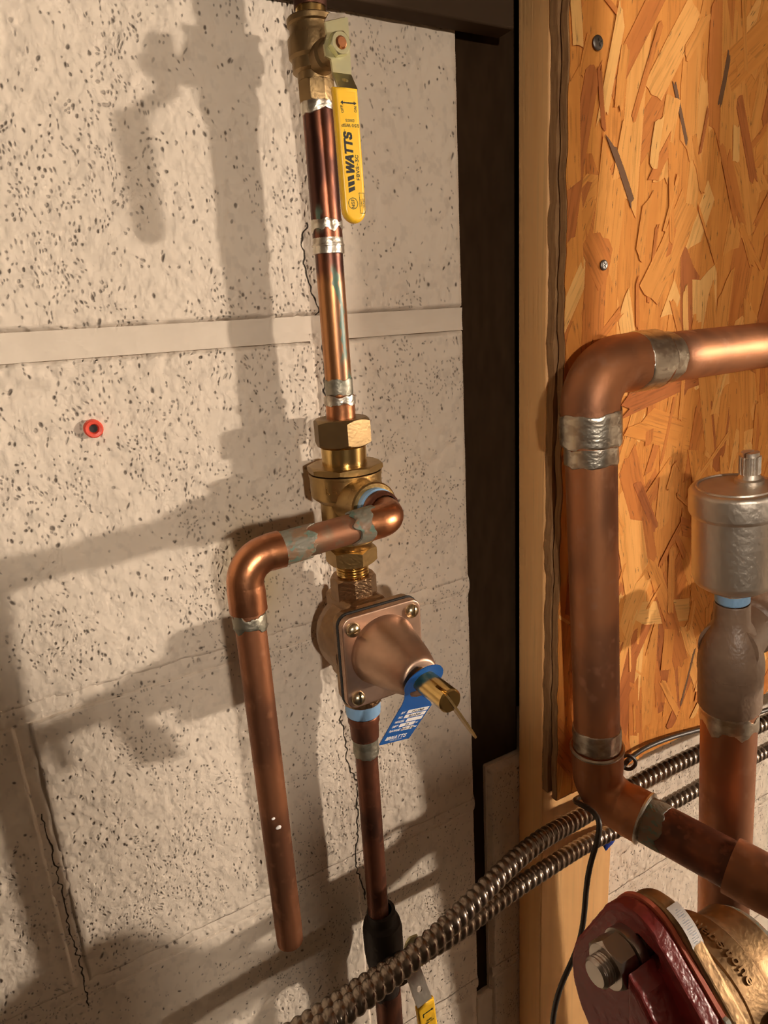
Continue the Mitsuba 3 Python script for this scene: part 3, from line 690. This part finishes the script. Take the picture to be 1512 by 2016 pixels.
# hang tag on the stem
k = 'hang_tag'
ng = unit(V(0, -1, -.46)); sdir = unit(V(0, .46, -1)); exx = V(1, 0, 0)
o = V(AX, PY - .0440, SZ - .0005)
outline = [(-.0118, .0005), (-.0113, .0060), (-.0106, .0110), (-.0112, .0170), (-.0125, .0210), (-.0200, .0500), (-.0198, .0508), (.0012, .0560), (.0022, .0555), (.0118, .0275), (.0100, .0240), (.0088, .0170), (.0105, .0090), (.0118, .0010)]
ringp = Point(0, -.0005).buffer(.0126, 24)
tagp = Polygon(outline).union(ringp).buffer(.0006).buffer(-.0006).difference(Point(0, -.0005).buffer(.0069, 24))
TF = lambda m: place(m, o, exx, -sdir, np.cross(exx, -sdir))
flip = affinity.scale(tagp, 1, -1, origin=(0, 0))
put(k + '__plate', TF(mv(extr(flip, .0005), 0, 0, 0)), 'm_blue_tag', smooth=False)
# local skewed coordinates of the print: a along the bottom edge, b up the slanted side
A0, EA, EB = V(-.0200, -.0504), V(.0216, -.0058), V(.0096, .0290)
def tq(m): v = m.vertices.copy(); p = A0 + v[:, :1] * EA[None] + v[:, 1:2] * EB[None]; m = m.copy(); m.vertices = np.column_stack([p, v[:, 2] + .0005]); return TF(m)
def tw(s, a, b, hgt, wid):
    w = words(s, 1.0, 1e-4, True, False); lo, hi = w.bounds; w.vertices[:, 0] = a + (w.vertices[:, 0] - lo[0]) / (hi[0] - lo[0]) * wid; w.vertices[:, 1] = b + w.vertices[:, 1] * hgt; return w
wh, gy, bk = [], [], []
rowsb = [('BY', .06, .13, .26, .97, '7111M2'), ('NO.', .06, .15, .26, .97, 'B1156F'), ('MODEL', .05, .32, .42, .97, None), ('SET', .05, .19, .29, .80, '15'), ('RANGE', .05, .36, .46, .85, '10-25')]
for i, (s, a, w, b0, b1, val) in enumerate(rowsb):
    b = .885 - i * .132
    wh.append(tw(s, a, b, .062, w)); c = sbox(b0, b - .018, b1, b + .082); wh.append(extr(c, 1e-4))
    if val: m = tw(val, (b0 + b1) / 2 - (.06 if val == '15' else .2), b, .060, .12 if val == '15' else .40); m.vertices[:, 2] += 1e-4; bk.append(m)
    if i > 2: wh.append(tw('PSI', b1 + .03, b + .01, .040, .09))
wh.append(tw('WATTS', .22, .105, .105, .58))
for i in range(3): wh.append(extr(Polygon([(.10 + i * .042, .105), (.13 + i * .042, .105), (.14 + i * .042, .210), (.11 + i * .042, .210)]), 1e-4))
gy.append(tw('REGULATOR', .30, .055, .025, .40))
put(k + '__white_print', tq(cat(*wh)), 'm_white_ink', smooth=False)
put(k + '__white_print_001', tq(cat(*gy)), 'm_grey_ink', smooth=False)
put(k + '__stamped_print', tq(cat(*bk)), 'm_black_ink', smooth=False)
tag(k, 'blue metal tag with white lettering hung on the regulator stem', 'tag')

# ---------------------------------------------------------------- lower supply pipe and lower ball valve
k = 'supply_pipe_001'
put(k + '__adapter', lathe([(.0105, -.2610), (.0110, -.2618), (.0110, -.2660), (.0102, -.2675), (.0098, -.2790), (.0085, -.2795), (.0078, -.280)][::-1], at(0), (0, 0, 1)), 'm_copper_dark')
put(k + '__solder_joint', sleeve(at(-.2930), at(-.2785), .0082, .0007, .0012, 8), 'm_solder_old')
put(k + '__pipe', pipe(at(-.270), at(-.4380), .0079), 'm_copper_dark')
tag(k, 'dark reddish thin copper pipe below the bronze regulator', 'pipe')
k = 'ball_valve_001'
put(k + '__body', lathe([(0, -.5180), (.0100, -.5180), (.0105, -.5000), (.0115, -.4935), (.0142, -.4800), (.0152, -.4700), (.0152, -.4500), (.0140, -.4440), (.0118, -.4420), (.0108, -.4400), (.0108, -.4330), (.0080, -.4325)], at(0, AX + .0025), (0, 0, 1)), 'm_iron_dark')
put(k + '__stem_boss', lathe([(.0095, 0), (.0095, .012), (.0070, .014), (.0070, .0215), (0, .0215)], at(-.4700, AX + .0025, AY - .008), (0, -1, 0)), 'm_iron_dark')
ly = -.0600
br = extr(Polygon([(-.0075, -.0155), (.0068, -.0155), (.0068, .0150), (.0010, .0170), (-.0030, .0145), (-.0072, .0060)]), .0016)
put(k + '__lever_bracket', wallfix(br, .1855, ly, -.4500, 8), 'm_yellow_zinc', smooth=25)
p1, p0 = V(.1797, ly - .0130, -.4850), V(.1785, ly, -.4655)
ey = unit(p0 - p1); ez = np.cross(V(1, 0, 0), ey); L = np.linalg.norm(p0 - p1)
put(k + '__lever_bracket__step', place(extr(Polygon([(0, 0), (.0128, 0), (.0128, L), (0, L)]).difference(Point(.0062, L * .45).buffer(.0021, 14)), .0015), p1, V(1, 0, 0), ey, ez), 'm_zinc', smooth=25)
hw = .0076
out = Polygon([(-hw, 0), (hw, 0), (hw * .98, -.054)] + [(hw * .98 * math.cos(a), -.0545 - hw * math.sin(a)) for a in np.linspace(0, math.pi, 20)] + [(-hw * .98, -.054)]).buffer(0)
put(k + '__lever_sleeve', wallfix(pillow(out, .0052, .0021, 6), .1862, ly - .0105, -.4835, 4), 'm_yellow', smooth=45)
ar = cat(extr(Polygon([(-.0036, -.0073), (.0040, -.0073), (.0040, -.0065), (-.0036, -.0065)]), 1e-4), extr(Polygon([(.0052, -.0069), (.0036, -.0056), (.0036, -.0082)]), 1e-4), extr(Polygon([(-.0040, -.0065), (-.0032, -.0065), (-.0032, -.0100), (-.0040, -.0100)]), 1e-4))
put(k + '__lever_sleeve__lettering', wallfix(cat(ar, mv(rot2(words('0803', .0013), 180), .0006, -.0150), mv(rot2(words('150 WSP', .0013), 180), .0006, -.0172)), .1862, ly - .0158, -.4835, 4), 'm_black_ink', smooth=False)
tag(k, 'dark ball valve with yellow lever behind the metal conduits at the bottom', 'valve')
k = 'supply_pipe_002'
put(k, pipe(at(-.512, AX + .003), at(-.95, AX + .004), .0105), 'm_copper_dark'); tag(k, 'dark copper pipe below the lower yellow-handled valve', 'pipe')

# ---------------------------------------------------------------- large copper pipe run
k = 'heating_pipe'
BY, BR, BE = -.0700, .01745, .0195
C1, C2 = V(.3385, BY, -.0400), V(.3620, BY, -.3830)
ax1 = unit(C2 - C1); hx = unit(V(1, 0, .006))
ld = unit(V(.3, -.94, -.10))
put(k + '__horizontal_pipe', pipe(C1 + hx * .04, C1 + hx * .62, BR), 'm_copper_big')
put(k + '__elbow', elbow(C1 + hx * .0620, C1, C1 + ax1 * .0510, BE, .0260), 'm_copper_big')
put(k + '__vertical_pipe', pipe(C1 + ax1 * .04, C2 - ax1 * .03, BR), 'm_copper_big')
put(k + '__elbow', elbow(C2 - ax1 * .0460, C2, C2 + ld * .0385, BE, .0235), 'm_copper_big')
E3 = C2 + ld * .186
put(k + '__sloping_pipe', pipe(C2 + ld * .03, C2 + ld * .12, BR), 'm_copper_dark')
put(k + '__elbow', elbow(C2 + ld * .1020, E3, E3 - V(.0640, 0, 0), BE, .0270), 'm_copper_big')
put(k + '__solder_joint', sleeve(C1 + hx * .0400, C1 + hx * .0620, BE + .0007, .0004, .0026, 12), 'm_solder')
put(k + '__solder_joint', sleeve(C1 + hx * .0622, C1 + hx * .0760, BR, .0006, .0024, 22), 'm_solder')
put(k + '__solder_joint', sleeve(C1 + ax1 * .0290, C1 + ax1 * .0512, BE + .0008, .0004, .0016, 13), 'm_solder')
put(k + '__solder_joint', sleeve(C1 + ax1 * .0515, C1 + ax1 * .0650, BR, .0007, .0014, 14), 'm_solder')
put(k + '__solder_joint', sleeve(C2 - ax1 * .0660, C2 - ax1 * .0462, BR, .0010, .0016, 15), 'm_solder')
put(k + '__solder_joint', lathe([(BE, 0), (BE + .0016, .0008), (BE + .0016, .0022), (BE, .003)], C2 - ax1 * .0470, -ax1 * -1), 'm_solder')
put(k + '__solder_joint', lathe([(BE, 0), (BE + .0014, .0006), (BE + .0014, .0020), (BR, .003)], C2 + ld * .0375, ld), 'm_solder')
put(k + '__solder_joint', sleeve(C2 + ld * .0390, C2 + ld * .0560, BR, .0005, .0032, 16), 'm_solder_green')
tag(k, 'large copper pipe with soldered elbows in front of the strand board', 'pipe')

# ---------------------------------------------------------------- air vent, tee, riser
VY, KV = -.130, 1.06
def kv(pr): return [(r * KV, h_ * KV) for r, h_ in pr]
vax = unit(V(.0980, 0, -1.0))                                      # downwards along the slightly leaning riser
def va(z): return V(.4282 + (-.261 - z) * .098, VY, z)
k = 'air_vent'
tv = va(-.1219)
body = [(.0100, .0760), (.0100, .0700), (.0195, .0690), (.0235, .0660), (.0250, .0615), (.0253, .0180), (.0253, .0172), (.0270, .0165), (.0275, .0150), (.0275, .0030), (.0262, .0008), (.0240, 0), (0, -.0004)]
put(k + '__body', lathe(kv([(0, .0760)] + body[:6] + [(0, .0180)]), tv, vax, n=72), 'm_nickel', smooth=40)
put(k + '__lid', lathe(kv([(0, .0185), (.0262, .0180)] + body[7:]), tv, vax, n=72), 'm_nickel', smooth=40)
rim = lathe(kv([(.0215, -.0002), (.0220, -.0010), (.0228, -.0010), (.0232, .0002)]), tv, vax, n=64)
put(k + '__lid__raised_ring', rim, 'm_nickel')
cp = tv + V(.0100, -.0030, 0)
put(k + '__cap_seat', lathe([(.0090, .001), (.0090, -.0035), (.0072, -.0045), (.0060, -.0075), (0, -.0076)][::-1], cp, vax), 'm_nickel', smooth=35)
a = np.arange(96) * 2 * np.pi / 96; kn = .0064 + .00035 * np.sign(np.sin(a * 18))
capp = Polygon(np.column_stack([kn * np.cos(a), kn * np.sin(a)]))
put(k + '__cap', place(extr(capp, .0120), cp - vax * .0075, *frame(-vax).T), 'm_nickel', smooth=20)
labels[k + '__cap'] = {'label': 'knurled nickel cap'}
put(k + '__cap__top', place(mf(extr(Point(0, 0).buffer(.0056, 24), .0030)) and extr(Point(0, 0).buffer(.0056, 24).difference(sbox(-.0008, -.006, .0008, .006)), .0030), cp - vax * .0193, *frame(-vax).T), 'm_nickel', smooth=25)
put(k + '__hex', place(hexnut(.0225, .0050, None), tv + vax * .0740, *frame(vax).T), 'm_nickel', smooth=20)
put(k + '__thread_tape', lathe(kv([(.0085, .0738), (.0104, .0742), (.0108, .0750), (.0108, .0805), (.0100, .0815), (.0080, .0816)])[::-1], tv, vax), 'm_tape'); labels[k + '__thread_tape'] = {'label': 'light blue thread tape'}
tag(k, 'nickel-plated cylindrical air vent with knurled cap on the brown fitting at the right', 'air vent')
k = 'pipe_tee'
t0 = va(-.2085)
put(k + '__body', disp(lathe(kv([(0, .0820), (.0195, .0820), (.0206, .0800), (.0207, .0560), (.0207, .0520), (.0212, .0515), (.0210, .0440), (.0198, .0360), (.0180, .0280), (.0150, .0210), (.0118, .0150), (.0114, .0100), (.0112, .0010), (.0106, 0), (.0085, .0012), (0, .0015)]), t0, vax, n=64), .00025, 300, 5), 'm_tee', smooth=35)
put(k + '__branch', disp(lathe(kv([(0, -.01), (.0190, -.008), (.0190, .0300), (.0215, .0310), (.0225, .0330), (.0225, .0700), (0, .0700)]), t0 + vax * .0350, unit(V(1, .35, .02)), n=56), .00025, 300, 6), 'm_tee', smooth=35)
tag(k, 'dark brown cast fitting between the air vent and the vertical copper riser', 'pipe fitting')
k = 'riser_pipe'
put(k + '__pipe', pipe(t0 + vax * .083, t0 + vax * .75, .0197, 48), 'm_copper_riser')
put(k + '__solder_joint', sleeve(t0 + vax * .0865, t0 + vax * .1010, .0197, .0006, .0060, 17), 'm_solder')
tag(k, 'vertical copper riser below the brown fitting at the right', 'pipe')

# ---------------------------------------------------------------- flexible metal conduits
def spline(pts, n):
    from scipy.interpolate import CubicSpline
    p = np.array(pts, float); s = np.r_[0, np.cumsum(np.linalg.norm(np.diff(p, axis=0), axis=1))]
    c = CubicSpline(s, p); return c(np.linspace(0, s[-1], n)), s[-1]


def conduit(pts, r, pitch=.0072):
    p, L = spline(pts, 60); n = int(L / .0007); p, L = spline(pts, n); s = np.linspace(0, L, n)
    def wob(i, a):
        ph = (s[i] / pitch + a / (2 * np.pi)) % 1.0
        return 1 - .27 * (1 - np.sin(np.pi * ph) ** .6)
    return sweep(p, r, 26, wob=wob)


put('flexible_conduit', conduit([(.82, -.040, -.449), (.6373, -.0420, -.4389), (.5128, -.0420, -.4310), (.4334, -.0430, -.4273), (.3827, -.0480, -.4234), (.3455, -.0550, -.4163), (.3135, -.0620, -.4080), (.2644, -.0740, -.4022), (.2074, -.0880, -.4035), (.1614, -.0950, -.4079), (.1292, -.0980, -.4107), (.0999, -.1000, -.4123), (.05, -.102, -.416), (0, -.104, -.42)], .0077), 'm_conduit', smooth=60)
tag('flexible_conduit', 'upper of the two ribbed metal conduits crossing in front of the stud', 'conduit')
put('flexible_conduit_001', conduit([(.82, -.040, -.482), (.6435, -.0420, -.4771), (.5490, -.0420, -.4745), (.4875, -.0420, -.4735), (.4065, -.0425, -.4663), (.3728, -.0470, -.4582), (.3291, -.0550, -.4489), (.2741, -.0620, -.4434), (.2340, -.0690, -.4396), (.1986, -.0740, -.4352), (.1625, -.0780, -.4290), (.1296, -.0810, -.4259), (.1101, -.0830, -.4251), (.06, -.086, -.424), (.01, -.088, -.424)], .0072), 'm_conduit', smooth=60)
tag('flexible_conduit_001', 'lower of the two ribbed metal conduits crossing in front of the stud', 'conduit')

# ---------------------------------------------------------------- black cable with tie, blue wrap
k = 'control_cable'
p, _ = spline([(.78, -.052, -.425), (.6117, -.052, -.410), (.5137, -.052, -.3926), (.4561, -.052, -.3834), (.4169, -.052, -.3870), (.3960, -.0515, -.3980), (.3650, -.0500, -.4010), (.3370, -.0780, -.3780), (.3299, -.1000, -.3720), (.3234, -.1010, -.4043), (.3183, -.1000, -.4551), (.3112, -.1000, -.4863), (.2957, -.1000, -.5126), (.2872, -.1000, -.5473), (.285, -.10, -.62)], 260)
put(k + '__cable', sweep(p, .0021, 14), 'm_cable')
tie, _ = spline([(.4150, -.0475, -.3860), (.4175, -.0565, -.3800), (.4205, -.0580, -.3870), (.4170, -.0550, -.3930), (.4140, -.0490, -.3890)], 50)
put(k + '__tie', sweep(tie, .0016, 10), 'm_cable')
tag(k, 'thin black cable along the bottom of the strand board, hanging down over the stud', 'cable')
bw = disp(hull(nr.normal(size=(40, 3)) * V(.0045, .0030, .0040)), .0008, 300, 4, .002); bw.apply_translation((.4080, -.0440, -.4700))
put('tape_scrap', bw, 'm_blue_wrap', smooth=20); tag('tape_scrap', 'dark blue scrap of tape behind the lower copper elbow', 'tape')

# ---------------------------------------------------------------- circulator flange and isolation flange (axis along X)
BO, NB = V(0, -.2120, -.3980), V(0, -.2005, -.3462)                # bore and bolt positions in (Y, Z)
def yz(poly, x0, x1, r=.0015):
    """outline in (Y, Z) as a plate from x0 to x1"""
    m = pillow(poly, x1 - x0, r)
    v = m.vertices; m.vertices = np.column_stack([x0 + v[:, 2], v[:, 0], v[:, 1]]); return m
def yzx(poly, x0, x1):
    m = extr(poly, x1 - x0); v = m.vertices; m.vertices = np.column_stack([x0 + v[:, 2], v[:, 0], v[:, 1]]); return m


k = 'circulator_pump'
fl = Point(NB[1], NB[2]).buffer(.0235, 24).union(Point(BO[1], BO[2]).buffer(.0560, 40)).convex_hull
red = mf(yz(fl, .2470, .2600, .0030))
notch = Polygon([(NB[1] - .0085, NB[2] - .008), (NB[1] - .0085, NB[2] + .0085), (NB[1] + .0085, NB[2] + .0085), (NB[1] + .0085, NB[2] - .008)]).union(Polygon([(NB[1] + .004, NB[2] - .005), (NB[1] - .022, NB[2] + .004), (NB[1] - .0175, NB[2] + .0125), (NB[1] - .004, NB[2] + .0150), (NB[1] + .004, NB[2] + .0085)]))
red = red - mf(yzx(notch, .24, .27))
rib = yz(Polygon([(-.2135, -.3400), (-.2225, -.3465), (-.2620, -.3850), (-.2500, -.4060), (-.2160, -.3720)]).convex_hull, .2280, .2500, .0025)
put(k + '__flange', disp(tm(red), .0004, 200, 3, .004), 'm_red_paint', smooth=40)
put(k + '__rib', disp(rib, .0005, 260, 8, .003), 'm_red_paint', smooth=45)
bolt = [(0, .2190), (.0066, .2190), (.0078, .2204)] + [(r, .2204 + z) for r, z in thread(.0081, .0008, .0021, .0380)] + [(0, .2596)]
put(k + '__bolt', lathe(bolt, V(0, NB[1], NB[2]), (1, 0, 0)), 'm_steel', smooth=20)
put(k + '__nut', place(hexnut(.0240, .0140, .0076, .1, rot=.2), V(.2270, NB[1], NB[2]), (0, 1, 0), (0, 0, 1), (1, 0, 0)), 'm_steel', smooth=20)
put(k + '__washer', lathe([(.0082, .2412), (.0138, .2412), (.0138, .2470), (.0082, .2470)], V(0, NB[1], NB[2]), (1, 0, 0)), 'm_steel')
tag(k, 'red painted pump flange with hex nut and threaded bolt at the bottom right', 'pump')
k = 'isolation_flange'
fb = Point(NB[1] - .004, NB[2] + .001).buffer(.0235, 24).union(Point(BO[1], BO[2]).buffer(.0570, 40)).convex_hull
bh = Point(NB[1], NB[2]).buffer(.0090, 20)
put(k + '__gasket', yzx(fl.buffer(.0004).difference(bh), .2603, .2630), 'm_red_gasket', smooth=30)
put(k + '__sealant', yzx(Point(BO[1], BO[2]).buffer(.0578, 48).difference(Point(BO[1], BO[2]).buffer(.04, 30)).difference(fl.buffer(.0006)).intersection(sbox(-.30, -.47, -.2440, -.3540)), .2600, .2630), 'm_grey_sealant', smooth=30)
put(k + '__flange', disp(tm(mf(yz(fb, .2634, .2745, .0028)) - mf(yzx(bh, .25, .29))), .0003, 250, 5, .004), 'm_brass_cast', smooth=40)
put(k + '__body', lathe([(0, .2738), (.0400, .2738), (.0400, .2880), (.0388, .2890), (.0388, .2908), (.0396, .2918), (.0396, .3110), (.0340, .3165), (.0310, .3240), (.0310, .3380), (.0300, .3395), (.0200, .3396)], V(0, BO[1], BO[2]), (1, 0, 0), n=72), 'm_brass_cast', smooth=30)
def around(text, x, r, a0, hgt, step):
    ms = []
    for i, ch in enumerate(text):
        if ch == ' ': continue
        a = a0 + i * step; out = V(0, -math.sin(a), math.cos(a)); t = V(0, -math.cos(a), -math.sin(a))
        ms.append(place(words(ch, hgt, .0013), V(x, BO[1], BO[2]) + out * (r - .0002), t, V(1, 0, 0), out))
    return cat(*ms)
put(k + '__body__lettering', cat(around('Webstone', .3015, .0396, -.20, .0056, .125), around('2S', .2810, .0400, .40, .0050, .12)), 'm_brass_cast', smooth=False)
put(k + '__solder_joint', lathe([(.0296, .3385), (.0302, .3392), (.0285, .3430), (.0240, .3460), (.0205, .3475), (.0196, .348)], V(0, BO[1], BO[2]), (1, 0, 0)), 'm_solder_green')
put(k + '__drain_screw', cat(solid([(.0085, 0), (.0085, .006), (.006, .008)], V(.3100, BO[1] - .0385, BO[2] + .010), (0, -1, .25)), bx(.3080, .3230, -.2610, -.2500, -.3905, -.3865)), 'm_brass_dull', smooth=30)
# white paper label on the flange rim
st = []
cen = V(NB[1] - .004, NB[2] + .001)
angs = np.linspace(math.radians(98), math.radians(158), 14)
rr = .0239
vv = np.array([[x, cen[0] + rr * math.cos(a) * 1.0, cen[1] + rr * math.sin(a)] for a in angs for x in (.2648, .2735)])
vo = np.array([[x, cen[0] + (rr + .0004) * math.cos(a), cen[1] + (rr + .0004) * math.sin(a)] for a in angs for x in (.2648, .2735)])
put('paper_label__sheet', hull(np.vstack([vv, vo])) if False else trimesh.Trimesh(vo, [f for i in range(13) for f in ((2 * i, 2 * i + 1, 2 * i + 3), (2 * i, 2 * i + 3, 2 * i + 2))], process=False), 'm_white_ink', smooth=True)
bars = []
for i in range(18):
    a = math.radians(106 + i * 2.6); w = .00015 if i % 3 else .00025; out = V(0, math.cos(a), math.sin(a)); t = V(0, -math.sin(a), math.cos(a))
    bars.append(place(extr(sbox(-.0025 if i % 4 else -.0008, -w, .0025 if i % 5 else .0006, w), .0001), V(.2692, cen[0], cen[1]) + out * (rr + .0004), V(1, 0, 0), t, out))
put('paper_label__print', cat(*bars), 'm_grey_ink', smooth=False)
tag('paper_label', 'small white printed label stuck on the rim of the brass flange', 'label')
tag(k, 'cast brass isolation flange with raised lettering bolted to the red pump flange', 'valve')
